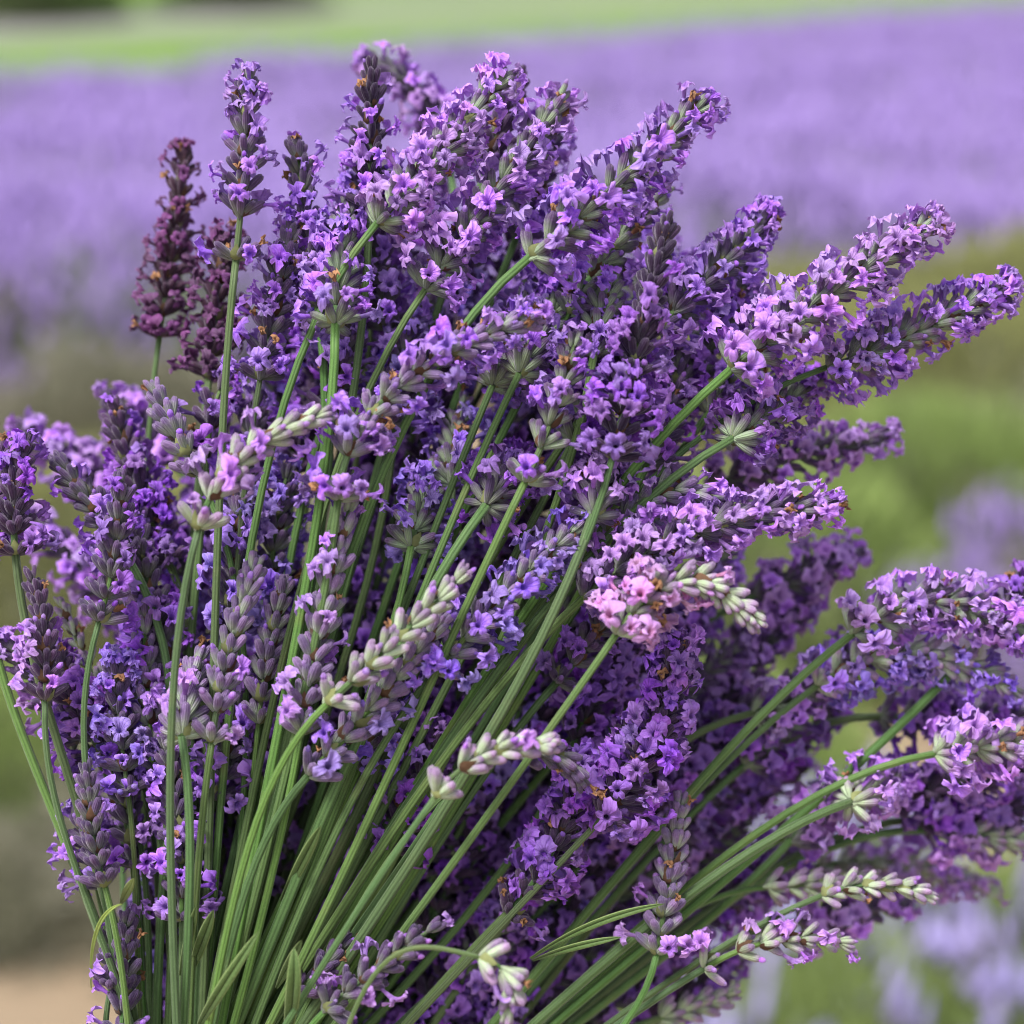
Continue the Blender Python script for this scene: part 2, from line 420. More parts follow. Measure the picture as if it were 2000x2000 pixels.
def sprig(label, base, tip, d, style='mix', cal='green', flo='violet', rad=1.0, mid=None, dt=0.0, sw=2.3, sp=40.0, per=9,
          f=None, joined=False, group=None, gap=None, hold=None, via=None, small=1.0, seed=None, brown=0.7):
    COUNT[0] += 1
    rg = random.Random(1000 + (seed if seed is not None else COUNT[0]))
    f0, f1 = f if f else {'full': (.76, .52), 'mix': (.52, .30), 'bud': (.05, .02), 'half': (.95, .05), 'few': (.22, .10)}[style]
    P0, P2 = at(*base, d), at(*tip, d + dt)
    M = at(*mid, d + dt * .5) if mid else (P0 + P2) / 2 + Vector((rg.uniform(-1, 1), rg.uniform(-1, 1), rg.uniform(-1, 1))) * .0012
    P1 = M * 2 - (P0 + P2) / 2
    q = lambda t: P0 * (1 - t) ** 2 + P1 * (2 * t * (1 - t)) + P2 * t * t
    NS = 40; cur = [q(i / NS) for i in range(NS + 1)]
    acc = [0.0]
    for i in range(NS): acc.append(acc[-1] + (cur[i + 1] - cur[i]).length)
    L = acc[-1]
    def on(s):
        s = min(max(s, 0), L); i = 0
        while i < NS - 1 and acc[i + 1] < s: i += 1
        w = (s - acc[i]) / max(1e-9, acc[i + 1] - acc[i])
        return cur[i].lerp(cur[i + 1], w), (cur[min(i + 2, NS)] - cur[max(i - 1, 0)]).normalized()
    T0 = on(0)[1]
    # stalk
    if hold: C = at(*hold)
    else:
        if base[0] > 1250 and base[1] > 1150: fx = 470 + rg.uniform(-60, 60)
        else: fx = FAN[0] - (base[0] - 600) * .10 + rg.uniform(-65, 65)
        C = at(fx, FAN[1] + rg.uniform(-30, 30), 8 + d * .38 + rg.uniform(-7, 7))
    LS = (P0 - C).length
    vw = CM.to_3x3() @ Vector((0, 0, 1)); Ts = T0 - vw * (T0.dot(vw) * .85); Ts.normalize()
    Q1 = P0 - Ts * LS * .24
    if via: Q2 = at(*via)
    elif base[0] < 300: Q2 = at(222 + base[0] * .14 + rg.uniform(-14, 14), base[1] + (2650 - base[1]) * .34, d * .7 + 2)
    else:
        Q2 = C + (P0 - C) * .38 + Vector((rg.uniform(-1, 1), rg.uniform(-1, 1), rg.uniform(-1, 1))) * LS * .025
    root_p = C + (C - Q2).normalized() * rg.uniform(.055, .085)
    N = 22; spts = [root_p]
    for i in range(N + 1):
        t = i / N
        spts.append(C * (1 - t) ** 3 + Q2 * (3 * t * (1 - t) ** 2) + Q1 * (3 * t * t * (1 - t)) + P0 * t ** 3)
    r0 = sw * .0005
    srad = [r0 * (1.12 - .22 * i / (N + 1)) for i in range(N + 2)]
    root = bpy.data.objects.new("lavender_sprig", None)
    root.empty_display_size = .004; root.location = root_p; col.objects.link(root)
    tag(root, label, "lavender", group)
    V, F, U = tube_geo([p - root_p for p in spts], srad, SQ8 if joined else SQ)
    link("stem", mesh("stem", V, F, M_STEM, U), root)
    # rachis of the flower spike, carrying the calyces and florets
    nr = 14; rp = [on(L * .985 * i / nr)[0] - root_p for i in range(nr + 1)]
    V, F, U = tube_geo(rp, [r0 * .86 * (1 - .55 * i / nr) for i in range(nr + 1)], SQ8)
    spike = link("flower_spike", mesh("flower_spike", V, F, M_STEM, U), root)
    # whorls
    s, k, whorls = 0.0, 0, []
    spm = sp * PX
    while s < L - spm * .5:
        whorls.append(s)
        g = spm * (1.0 - .28 * s / L) * rg.uniform(.9, 1.1)
        if k == 0: g *= (gap if gap else 1.15)
        s += g; k += 1
    whorls.append(L * .975)
    cals, flos, buds, wilts, brs = [], [], [], [], []
    a0 = rg.uniform(0, 6.28)
    for wi, s in enumerate(whorls):
        u = s / L; p, T = on(s)
        X = T.orthogonal().normalized(); Y = T.cross(X)
        last = wi == len(whorls) - 1
        n = max(4, int(round((per * (1 - .30 * u) if not last else 5) + rg.uniform(-.8, .8))))
        a0 += math.pi / 2 + rg.uniform(-.25, .25)
        fr = f0 + (f1 - f0) * u
        size = small * ((1.27 if style == 'bud' else 1.16) - .26 * u * u) * (0.8 if last else 1.0)
        extra = 0 if last else int(per * .35)
        for j in range(n + extra):
            inner = j >= n
            if inner: a = rg.uniform(0, 6.28)
            else:                                   # two opposite clusters to a whorl
                side = j % 2; kk = j // 2; m = (n + 1) // 2
                a = a0 + side * math.pi + ((kk + .5) / m - .5) * math.pi * .92 + rg.uniform(-.14, .14)
            spl = (58 - 36 * u) * (0.50 if inner else 1.0) + rg.uniform(-9, 9)
            if style == 'bud': spl *= .78
            if wi == 0 and not inner: spl += 6
            if last: spl = rg.uniform(5, 20)
            sa = R(spl); Rd = X * math.cos(a) + Y * math.sin(a)
            Dv = T * math.cos(sa) + Rd * math.sin(sa)
            pp = p + Rd * r0 * .6 + T * rg.uniform(-.0005, .0006) * (1 if not inner else 2.4) - root_p
            cs = size * rg.uniform(.86, 1.12) * (.86 if inner else 1) * (0.5 + 0.5 * rad)
            tw = (T * math.cos(rg.uniform(-.4, .4)) + Rd.cross(T) * rg.uniform(-.5, .5))
            cals.append(xf(pp, frame(Dv, tw), cs))
            end = pp + Dv * .0054 * cs * .92
            x = rg.random()
            if x < fr * (.55 if inner else 1.0):
                if rg.random() < .05 and not joined:
                    wilts.append(xf(end - Dv * .0006, frame(Dv, tw), rg.uniform(.8, 1.15)))
                else:
                    oa = R(min(105, spl + rg.uniform(8, 34)))
                    Fd = (T * math.cos(oa) + Rd * math.sin(oa) + Rd.cross(T) * rg.uniform(-.28, .28)).normalized()
                    flos.append(xf(end - Dv * .0008, frame(Fd, (T + Rd.cross(T) * rg.uniform(-.35, .35))), rad * size * rg.uniform(.78, 1.14)))
            elif x < fr + .16 and not joined:
                if rg.random() < .13: wilts.append(xf(end - Dv * .0005, frame(Dv, tw), rg.uniform(.65, .95)))
                else: buds.append(xf(end - Dv * .0004, frame(Dv, tw), cs * rg.uniform(.8, 1.1)))
        if not last:
            for side in (0, 1):
                ba = a0 + side * math.pi + math.pi / 2; Rd = X * math.cos(ba) + Y * math.sin(ba); sa = R(46 - 20 * u)
                Dv = T * math.cos(sa) + Rd * math.sin(sa)
                brs.append((wi, xf(p + Rd * r0 * .7 - T * .0004 - root_p, frame(Dv, -Rd * math.cos(sa) + T * math.sin(sa)), size * rg.uniform(.8, 1.15))))
    if joined:
        tag(link("calyx_cluster", join("calyx_cluster", [LO_CAL[rg.randrange(4)] for _ in cals], cals, CMAT[cal]), spike), kind="stuff")
        if flos:
            tag(link("floret_cluster", join("floret_cluster", [LO_FLO[rg.randrange(4)] for _ in flos], flos, FM[flo]), spike), kind="stuff")
    else:
        for m in cals: link("calyx", ME_CAL[cal][rg.randrange(NV)], spike, m)
        for m in flos: link("floret", ME_FLO[flo][rg.randrange(NV)], spike, m)
        for m in buds: link("petal_bud", ME_BUD[flo][rg.randrange(3)], spike, m)
        for m in wilts: link("wilted_floret", ME_WILT[rg.randrange(4)], spike, m)
        for wi, m in brs: link("bract", (ME_BRG if (wi == 0 or rg.random() > brown) else ME_BR)[rg.randrange(3)], spike, m)
    return root, root_p

# ------------------------------------------------------------------ ground, field, far meadow
def edge_y(x):                 # far edge of the lavender field: an oblique line across the slope
    return 17.6 + 1.04 * x
t = NT("soil"); ob = t.obj()
n1 = t.noise(1.2, 5.0, ob); n2 = t.noise(30.0, 5.0, ob, .65)
c = t.mix(n1, (0.24, 0.175, 0.115), (0.44, 0.34, 0.24)); c = t.mix(t.math('MULTIPLY', n2, .55), c, (0.13, 0.095, 0.065))
M_SOIL = t.bsdf(c, .9, 0, (1, 1, 1), t.bump(n2, .7, .02), .1)
def patch_mat(name, c0, c1, c2, s1, s2):
    t = NT(name); ob = t.obj(); n1 = t.noise(s1, 4.0, ob); n2 = t.noise(s2, 4.0, ob, .65)
    c = t.mix(n1, c0, c1); c = t.mix(t.math('MULTIPLY', n2, .6), c, c2)
    return t.bsdf(c, .85, .1, (1, 1, 1), t.bump(n2, .6, .03), .1)
M_GRASS = patch_mat("meadow grass", (0.105, 0.20, 0.032), (0.19, 0.30, 0.052), (0.07, 0.12, 0.028), .25, 18.0)
M_TRACK = patch_mat("gravel track", (0.25, 0.24, 0.235), (0.32, 0.31, 0.30), (0.18, 0.17, 0.165), 1.5, 40.0)

def sheet(name, pts, z, mat):
    o = link(name, mesh(name, [(x, y, z) for x, y in pts], [tuple(range(len(pts)))], mat, smooth=False)); tag(o, kind="structure"); return o
sheet("ground", [(-600, -300), (600, -300), (600, 1500), (-600, 1500)], 0.0, M_SOIL)
def band(a, b, x0=-60, x1=60):
    return [(x0, edge_y(x0) + a), (x1, edge_y(x1) + a), (x1, edge_y(x1) + b), (x0, edge_y(x0) + b)]
sheet("grass_verge", band(0.3, 13.3), 0.006, M_GRASS)
sheet("gravel_track", band(13.0, 17.0), 0.012, M_TRACK)
sheet("meadow", band(16.7, 600, -200, 200), 0.018, M_GRASS)

RNG = np.random.default_rng(7)
M_FLDF = plain("field foliage", (0.075, 0.105, 0.055), (0.20, 0.235, 0.125), 9.0, .8, 0, .2)
def field_flower_mat(name, a, b):
    t = NT(name); g = t.n("NewGeometry").outputs["Random Per Island"]; ob = t.obj()
    c = t.mix(t.math('ADD', t.math('MULTIPLY', g, .6), t.math('MULTIPLY', t.noise(.7, 3.0, ob), .5)), a, b)
    return t.bsdf(c, .7, .3, (.9, .8, 1), None, .1)
M_FLD = field_flower_mat("field lavender", (0.180, 0.110, 0.360), (0.330, 0.235, 0.540))
M_FLDB = field_flower_mat("pale blue lavender", (0.230, 0.195, 0.470), (0.400, 0.350, 0.640))

def spikes_np(P, H, W, lean=.18):
    """three-sided spindles standing at P (n,3)"""
    n = len(P); az = RNG.uniform(0, 6.283, n); ln = RNG.normal(0, lean, (n, 2)) * H[:, None]
    V = np.zeros((n, 5, 3)); V[:, 0] = P; V[:, 4] = P + np.c_[ln, H]
    for k in range(3):
        a = az + k * 2.0944
        V[:, 1 + k] = P + np.c_[ln * .4 + np.c_[np.cos(a), np.sin(a)] * W[:, None], H * .38]
    F = np.array([(0, 2, 1), (0, 3, 2), (0, 1, 3), (1, 2, 4), (2, 3, 4), (3, 1, 4)])
    return V.reshape(-1, 3), (F[None] + (np.arange(n) * 5)[:, None, None]).reshape(-1, 3)
def fol_np(P, D, L, W):
    """narrow leaf blades at P along D"""
    n = len(P); S = np.cross(D, RNG.normal(size=(n, 3))); S /= np.linalg.norm(S, axis=1)[:, None] + 1e-9
    V = np.zeros((n, 4, 3)); V[:, 0] = P; V[:, 1] = P + D * (L * .45)[:, None] + S * W[:, None]
    V[:, 2] = P + D * L[:, None] + S * (W * .2)[:, None]; V[:, 3] = P + D * (L * .5)[:, None] - S * W[:, None]
    F = np.array([(0, 1, 2), (0, 2, 3)])
    return V.reshape(-1, 3), (F[None] + (np.arange(n) * 4)[:, None, None]).reshape(-1, 3)

def near_edge(x):
    return 6.7 + 0.12 * x + .55 * np.clip(x, 0, 3) + .25 * np.sin(x * 1.9)
NF = 95000
y = 5.6 + 34 * RNG.random(NF) ** 1.55
x = (RNG.random(NF) * 2 - 1) * (y * .31 + 1.6)
keep = (y < edge_y(x)) & (y > near_edge(x) + RNG.normal(0, .45, NF)) & (RNG.random(NF) < .30 + .7 * np.clip((y - 6.5) / 3.2, 0, 1) + .35 * np.sin(x * 1.7 + 1) * np.sin(y * 1.3))
x, y = x[keep], y[keep]
row = .34 + .07 * np.sin((x * .55 + y) * 2.9) + .04 * np.sin(x * 3.1 + y * 1.3)
P = np.c_[x, y, row + RNG.normal(0, .045, len(x))]
V, F = spikes_np(P, RNG.uniform(.10, .19, len(x)), RNG.uniform(.016, .030, len(x)))
fld = link("lavender_field", fast_mesh("lavender_field", V, F, M_FLD, smooth=False))
tag(fld, "wide purple lavender field in bloom stretching to the green verge", "lavender field", kind="stuff")
NL = 60000
y = 5.3 + 34 * RNG.random(NL) ** 1.6; x = (RNG.random(NL) * 2 - 1) * (y * .31 + 1.8)
keep = (y < edge_y(x) + .1) & (y > near_edge(x) - .2 + RNG.normal(0, .2, NL)); x, y = x[keep], y[keep]
D = RNG.normal(size=(len(x), 3)) * .35; D[:, 2] = 1; D /= np.linalg.norm(D, axis=1)[:, None]
V, F = fol_np(np.c_[x, y, RNG.uniform(0.0, .22, len(x))], D, RNG.uniform(.2, .34, len(x)), RNG.uniform(.02, .05, len(x)))
tag(link("foliage", fast_mesh("foliage", V, F, M_FLDF, smooth=False), fld), kind="stuff")

# ------------------------------------------------------------------ lavender bushes between the camera and the field
M_BUSH = {k: plain("bush foliage " + k, a, b, 14.0, .75, .28, .2) for k, (a, b) in {
    'olive': ((0.230, 0.240, 0.085), (0.420, 0.430, 0.185)), 'green': ((0.180, 0.250, 0.065), (0.350, 0.450, 0.150)),
    'dull': ((0.210, 0.205, 0.150), (0.370, 0.355, 0.260))}.items()}
M_CORE = plain("bush twigs", (0.060, 0.062, 0.035), (0.12, 0.12, 0.07), 9.0, .9)
def bush_meshes(seed, mat, nl=5200, nf=0, fm=None):
    g = np.random.default_rng(seed)
    def dirs(n):
        d = g.normal(size=(n, 3)); d[:, 2] = np.abs(d[:, 2]); return d / np.linalg.norm(d, axis=1)[:, None]
    def lump(d): return 1 + .13 * np.sin(d[:, 0] * 5 + seed) * np.cos(d[:, 1] * 4.3 + seed * 2) + .07 * np.sin(d[:, 2] * 9 + d[:, 0] * 7)
    d = dirs(nl); r = lump(d) * g.uniform(.72, 1.0, nl)
    D = d * .8 + g.normal(size=(nl, 3)) * .28; D[:, 2] += .5; D /= np.linalg.norm(D, axis=1)[:, None]
    V, F = fol_np(d * r[:, None] * [.86, .86, .88], D, g.uniform(.10, .24, nl), g.uniform(.008, .018, nl))
    fol = fast_mesh("foliage", V, F, mat, smooth=False)
    fl = None
    if nf:
        d = dirs(nf); d[:, 2] = d[:, 2] * .8 + .2; d /= np.linalg.norm(d, axis=1)[:, None]
        V, F = spikes_np(d * (lump(d) * g.uniform(.98, 1.22, nf))[:, None], g.uniform(.14, .26, nf), g.uniform(.024, .042, nf), .25)
        fl = fast_mesh("flower_spikes", V, F, fm, smooth=False)
    # inner woody mass
    n, m, V, F = 14, 6, [], []
    for i in range(m + 1):
        e = math.pi / 2 * i / m
        for j in range(n):
            a = 2 * math.pi * j / n; q = .74 * (1 + .1 * math.sin(3 * a + seed + i))
            V.append((q * math.cos(a) * math.cos(e), q * math.sin(a) * math.cos(e), q * math.sin(e) - .03))
    for i in range(m):
        for j in range(n): F.append((i * n + j, i * n + (j + 1) % n, (i + 1) * n + (j + 1) % n, (i + 1) * n + j))
    return fol, fl, mesh("woody_core", V, F, M_CORE)
BM = {'olive': bush_meshes(1, M_BUSH['olive']), 'green': bush_meshes(2, M_BUSH['green']), 'dull': bush_meshes(3, M_BUSH['dull'], 4200),
      'violet': bush_meshes(4, M_BUSH['dull'], 3200, 420, M_FLD), 'blue': bush_meshes(5, M_BUSH['green'], 4200, 130, M_FLDB)}
def ground_at(px, py):
    p = CM @ Vector(((px - 1000) * PX / DIST, (1000 - py) * PX / DIST, -1)) - Vector((0, 0, CAM_H))
    k = -CAM_H / p.z
    return Vector((p.x * k, p.y * k, 0))
def bush(label, px, py, r, h, kind, rot, group=None):
    """px, py: where its foot meets the ground"""
    g = ground_at(px, py)
    o = bpy.data.objects.new("lavender_bush", None); o.location = g; o.rotation_euler = (0, 0, rot); o.scale = (r * 1.25, r * 1.25, h * 1.25)
    o.empty_display_size = .1; col.objects.link(o); tag(o, label, "bush", group)
    fol, fl, core = BM[kind]
    tag(link("foliage", fol, o), kind="stuff"); link("woody_core", core, o)
    if fl: tag(link("flower_spikes", fl, o), kind="stuff")
G = "clipped lavender bushes behind the bunch"
bush("olive clipped bush beyond the two long spikes pointing right", 1900, 900, .62, .46, 'olive', .3, G)
bush("broad olive bush at the near edge of the purple field", 1960, 720, .62, .44, 'olive', 2.1, G)
bush("yellowish clipped bush between the purple field and the long right spikes", 1600, 720, .52, .36, 'olive', .7, G)
bush("olive bush right behind the upper right spikes", 1520, 830, .50, .42, 'olive', 1.7, G)
bush("bright green clipped bush in the row below the olive ones", 1830, 1120, .52, .40, 'green', 2.2, G)
bush("green clipped bush behind the drooping right sprigs", 1480, 1260, .46, .38, 'green', 4.0, G)
bush("violet flowering bush beside the bright green bush", 2090, 1390, .30, .30, 'violet', .9, G)
bush("dull green bush at the end of the clipped row", 2180, 1080, .5, .42, 'dull', .2, G)
bush("olive clipped bush behind the left edge of the bunch", 150, 1210, .48, .34, 'olive', 5.1, G)
bush("grey green bush behind the dark left sprigs", 230, 900, .40, .32, 'dull', 1.1, G)
bush("green bush in front of the purple field behind the wilted spike", 260, 780, .34, .34, 'green', 3.3, G)
bush("violet bush at the ragged near edge of the purple field", 20, 800, .45, .36, 'violet', .6, G)
bush("mossy green bush between the olive bush and bare soil", 20, 1600, .30, .25, 'green', 1.9, G)
bush("dull grey bush at the edge of the bare soil", -20, 1800, .20, .14, 'dull', 2.9, G)
bush("pale blue flowering bush behind the thin right stems", 1880, 2210, .34, .36, 'blue', 1.2, G)
bush("pale blue flowering bush with open green gaps below the yellow green spikes", 1640, 2420, .30, .36, 'blue', 3.6, G)
bush("green bush with sparse blue spikes beside the pale blue ones", 2160, 2450, .34, .34, 'blue', 5.2, G)
for lb, px, py, k in (("added dull bush that darkens the gaps in the upper bunch", 800, 1250, 'dull'), ("added dull bush that darkens the gaps between the middle stalks", 560, 1700, 'dull'),
                      ("added green bush that darkens the gaps behind the lower stalks", 950, 1900, 'green'), ("added green bush that darkens the gaps between the long smooth stalks", 1300, 1750, 'green')):
    bush(lb, px, py, .42, .36, k, px * .01, G)  # bushes added so bright soil does not show through the bunch

# hedge beyond the meadow track, top left of the view
M_HEDGE = plain("hedge leaves", (0.045, 0.085, 0.025), (0.13, 0.20, 0.055), 3.0, .7)
hb = bush_meshes(9, M_HEDGE, 5200)
for i, (hx, hl) in enumerate(((-9.5, "dark green hedge shrub left of the meadow gap"), (-7.0, "dark green rounded hedge shrub by the gravel track"), (-4.4, "lighter end shrub of the hedge by the track"))):
    o = bpy.data.objects.new("hedge_shrub", None); o.location = (hx, edge_y(hx) + 17.8, 0); o.scale = (1.6, 1.5, .8 - .12 * i); o.rotation_euler = (0, 0, i * 1.3)
    col.objects.link(o); tag(o, hl, "shrub", "hedge beyond the field")
    tag(link("foliage", hb[0], o), kind="stuff"); link("woody_core", hb[2], o)

# ------------------------------------------------------------------ the bunch: sprigs one by one
S = sprig
GB = "lavender sprigs of the bunch"
NAMED = []
def s(*a, **k):
    k.setdefault('group', GB); NAMED.append((a[0], (a[1][0] + a[2][0]) / 2, (a[1][1] + a[2][1]) / 2)); return S(*a, **k)
# --- top of the bunch
s("upright spike on a tall pale stem with its lowest whorl set apart", (461, 505), (484, 150), -8, 'mix', 'grey', 'violet', .95, dt=2, sw=2.1, gap=2.0, sp=43, f=(.5, .55))
s("dark wine red fading spike standing alone outside the bunch", (312, 655), (362, 300), 34, 'full', 'wine', 'wine', .82, sw=1.6, f=(.85, .4))
s("dark purple fading spike half hidden behind the tall pale stem", (408, 735), (440, 470), 24, 'full', 'wine', 'wine', .9, f=(.8, .5))
s("deep violet spike with brown bracts at its foot beside the tall stem", (508, 738), (566, 455), 2, 'full', 'grey', 'violet', .95, sw=1.6)
s("loose grey budded spike rising between two violet ones near the top", (625, 640), (578, 285), 6, 'mix', 'grey', 'violet', .92, f=(.75, .08), sp=42)
s("spike with fat whitish green lowest whorl on a long front stem", (655, 632), (680, 400), -12, 'full', 'green', 'violet', .95, dt=20, sw=2.6)
s("spike with whitish green calyces and a brown bract at its foot", (738, 434), (985, 150), -8, 'full', 'green', 'lilac', 1.0, dt=10, sw=2.1)
s("slender dark budded spike with well spaced whorls at the very top", (722, 400), (724, 135), 4, 'few', 'ink', 'violet', .9, sp=44, per=7, f=(.8, 0))
s("curved pinkish spike out of focus behind the dark budded tip", (880, 330), (725, 120), 62, 'full', 'grey', 'lilac', .9, mid=(830, 200), joined=True)
s("blue violet spike under the top row beside the grey budded one", (760, 640), (690, 330), 18, 'full', 'grey', 'violet', 1.0)
s("broad lilac spike slanting up to a grey brown tip", (833, 562), (1100, 185), -2, 'full', 'green', 'lilac', 1.05, dt=8, sw=2.0)
s("short dark tip poking up between two lilac spikes", (950, 330), (1012, 160), 22, 'bud', 'dark', 'deep', .9, sp=34)
s("violet spike behind the broad lilac one near the top", (1010, 460), (1080, 230), 26, 'full', 'grey', 'violet', 1.0)
s("largest violet spike with a green fan shaped whorl at its foot", (1037, 500), (1368, 205), -14, 'full', 'green', 'violet', 1.08, dt=10, sw=2.5)
s("lilac spike with tufted grey tip behind the largest violet one", (1110, 610), (1295, 372), 8, 'mix', 'green', 'violet', .95, dt=8)
s("violet spike leaning right behind the dark budded one", (1285, 640), (1500, 425), 6, 'full', 'grey', 'violet', .98, dt=6)
s("spike with nearly black budded upper half and violet lower half", (1196, 893), (1300, 438), -18, 'half', 'ink', 'deep', 1.0, sp=38, f=(1.0, -.25), sw=2.0)
s("long front spike with pale grey tip bending right above the middle stems", (660, 975), (1042, 622), -20, 'mix', 'lilac', 'violet', 1.0, mid=(765, 765), f=(.8, .15), gap=2.1, sp=44, sw=2.2)
s("upper of two long spikes reaching out to the right", (1430, 720), (1812, 442), -6, 'mix', 'green', 'lilac', 1.12, f=(.72, .55), sp=42, sw=2.6, per=10)
s("lower of two long spikes reaching out to the right", (1618, 716), (1958, 562), 6, 'full', 'green', 'violet', 1.08, mid=(1775, 655), sw=1.8, f=(.85, .45), per=10)
s("spike under the two long right ones seen from its green foot", (1432, 856), (1590, 742), -4, 'full', 'green', 'deep', 1.0, dt=26, sw=2.4)
s("violet spike between the right hand stems", (1385, 806), (1530, 640), 14, 'full', 'green', 'deep', 1.0, dt=12)
s("soft lilac spike with pale tip pointing right below the long pair", (1390, 950), (1722, 853), 42, 'full', 'grey', 'lilac', 1.0, joined=True)
s("violet spike behind the two long right ones", (1360, 720), (1450, 520), 24, 'full', 'green', 'violet', 1.05)
s("faded lilac spike out of focus above the violet centre", (1360, 640), (1480, 590), 60, 'full', 'grey', 'lilac', .9, joined=True)
# --- right middle
s("long spike of frilled pinkish florets with orange throats pointing right", (1142, 1166), (1618, 992), -12, 'full', 'grey', 'lilac', 1.0, mid=(1350, 1040), sp=38, f=(.85, .5), sw=2.3)
s("lilac spike with a pale green nodding tip above the pinkish one", (1190, 1040), (1400, 985), -4, 'mix', 'lilac', 'lilac', .95, mid=(1300, 960), sw=1.7)
s("short magenta spike seen end on beside the thick front stem", (1158, 1006), (1188, 905), -16, 'mix', 'grey', 'lilac', 1.0, dt=24, sw=2.7, f=(.7, .9))
s("arching pink spike with whitish green drooping tip", (1206, 1236), (1472, 1212), -24, 'full', 'pale', 'pink', .95, mid=(1335, 1135), f=(1.0, -.35), sw=2.0, sp=36)
s("big deep violet spike hanging below the arching pink one", (1176, 1598), (1318, 1265), -2, 'full', 'dark', 'deep', 1.12, mid=(1275, 1450), sp=36, per=10, sw=1.8)
s("deep violet spike leaning beside the big hanging one", (992, 1782), (1128, 1500), 4, 'full', 'dark', 'deep', 1.08, mid=(1080, 1660), sw=1.9)
s("deep violet spike in the shade under the arching pink tip", (1110, 1480), (1215, 1250), 22, 'full', 'dark', 'deep', 1.1)
s("lilac mauve spike behind the thick front stems right of centre", (1090, 1330), (1230, 1120), 10, 'mix', 'grey', 'deep', 1.0)
# --- centre
s("upright pale green and violet spike in the middle of the bunch", (1027, 938), (1122, 668), -18, 'mix', 'green', 'violet', .95, f=(.45, .6), sp=46, gap=1.6, sw=2.2, per=8)
s("short budded spike with a fan of grey calyces left of the upright middle one", (950, 987), (1004, 900), -12, 'full', 'grey', 'deep', 1.0, dt=22, sw=2.8)
s("blue violet and grey spike with a forward facing star floret", (850, 1312), (1122, 1036), -14, 'mix', 'lilac', 'blue', 1.0, f=(.6, .3), sw=2.1, sp=40)
s("spike with a wilted brown floret on a green whorl amid the stems", (803, 1066), (872, 880), -4, 'mix', 'green', 'blue', 1.0, dt=24, sw=2.2)
s("violet spike half hidden behind the middle stems", (882, 946), (905, 790), 8, 'mix', 'green', 'blue', 1.0, dt=14)
s("left of two green footed spikes under the long bent one", (962, 752), (1045, 545), 0, 'full', 'green', 'violet', 1.0, dt=22, sw=2.1)
s("right of two green footed spikes under the long bent one", (1014, 730), (1125, 530), -6, 'full', 'green', 'violet', 1.0, dt=26, sw=2.1)
s("deep violet spike right of the upright middle one", (1120, 860), (1215, 640), 4, 'full', 'green', 'deep', 1.05, dt=6)
s("grey green whorled spike beside the dark budded one", (1160, 690), (1200, 540), 0, 'few', 'green', 'violet', .95, dt=10)
s("violet spike at the foot of the dark budded one", (1265, 905), (1330, 690), 8, 'full', 'grey', 'deep', 1.05, dt=10)
s("blue violet spike in shade between the front stems", (760, 830), (795, 640), 16, 'full', 'grey', 'blue', 1.0)
s("violet spike behind the tall front stem near the top", (640, 800), (690, 600), 12, 'full', 'grey', 'violet', 1.0)
s("violet spike in shade with grey foot left of the centre", (650, 770), (655, 560), 22, 'mix', 'grey', 'blue', 1.0)
# --- left
s("dark spike with grey buds just above the small dark budded one", (30, 1080), (44, 872), -4, 'mix', 'dark', 'deep', .9, f=(.45, .2), sp=34)
s("second dark spike tucked beside the dark grey budded one", (-25, 1060), (8, 880), 6, 'mix', 'dark', 'deep', .9, sp=36)
s("small dark budded spike with one lilac floret low on its left", (88, 1366), (62, 1130), -10, 'bud', 'dark', 'lilac', .82, f=(.30, -.1), sp=33, sw=1.7, small=.85)
s("lilac spike peeping out behind the small dark budded one", (160, 1445), (25, 1268), 10, 'full', 'grey', 'lilac', 1.0, sw=1.7)
s("deep violet ruffled spike behind the left thin stems", (205, 1480), (118, 1290), 8, 'full', 'dark', 'deep', 1.1, sw=1.6)
s("grey budded spike with violet florets on a thin upright left stem", (194, 1212), (236, 938), -8, 'mix', 'grey', 'deep', .92, f=(.4, .0), sp=40, sw=1.7)
s("leaning grey budded tip beside the thin upright left stem", (250, 1090), (116, 905), 6, 'few', 'grey', 'violet', .9, f=(.6, -.1), sp=40)
s("violet spike with dark tip behind the left grey budded ones", (330, 1100), (222, 800), 18, 'half', 'dark', 'deep', .98, f=(.95, .1))
s("long violet spike down the left side behind the pale bent one", (345, 1330), (262, 1000), 12, 'full', 'grey', 'deep', 1.02, sp=38)
s("grey green budded spike leaning left above the pale bent one", (385, 925), (306, 768), 2, 'bud', 'lilac', 'violet', .9, sp=40, sw=1.7, f=(.12, 0))
s("pale lilac budded spike bending right on a pale front stem", (388, 1032), (630, 812), -26, 'bud', 'pale', 'lilac', .92, mid=(470, 895), f=(.35, 0), sp=42, gap=1.5, per=7, sw=2.0)
s("dark violet tip behind the grey green leaning one", (405, 880), (432, 758), 14, 'full', 'dark', 'deep', .95)
s("soft lilac spike out of focus at the left shoulder", (240, 960), (52, 838), 66, 'full', 'grey', 'lilac', 1.05, joined=True, sw=1.7)
s("round lilac tuft out of focus above the left shoulder", (330, 900), (215, 778), 58, 'full', 'grey', 'lilac', 1.0, joined=True, sw=1.7)
s("soft lilac spike out of focus behind the left budded stem", (225, 1190), (70, 1022), 58, 'full', 'grey', 'lilac', 1.0, joined=True, sw=1.7)
s("lilac grey loose budded spike with many even whorls left of centre", (414, 1446), (496, 1108), -14, 'bud', 'lilac', 'lilac', .9, f=(.10, .0), sp=41, gap=1.4, per=7, sw=2.0)
s("small grey green budded spike between two front stems", (505, 1410), (553, 1148), 2, 'bud', 'lilac', 'violet', .85, sp=38, per=6, sw=1.5, f=(0, 0))
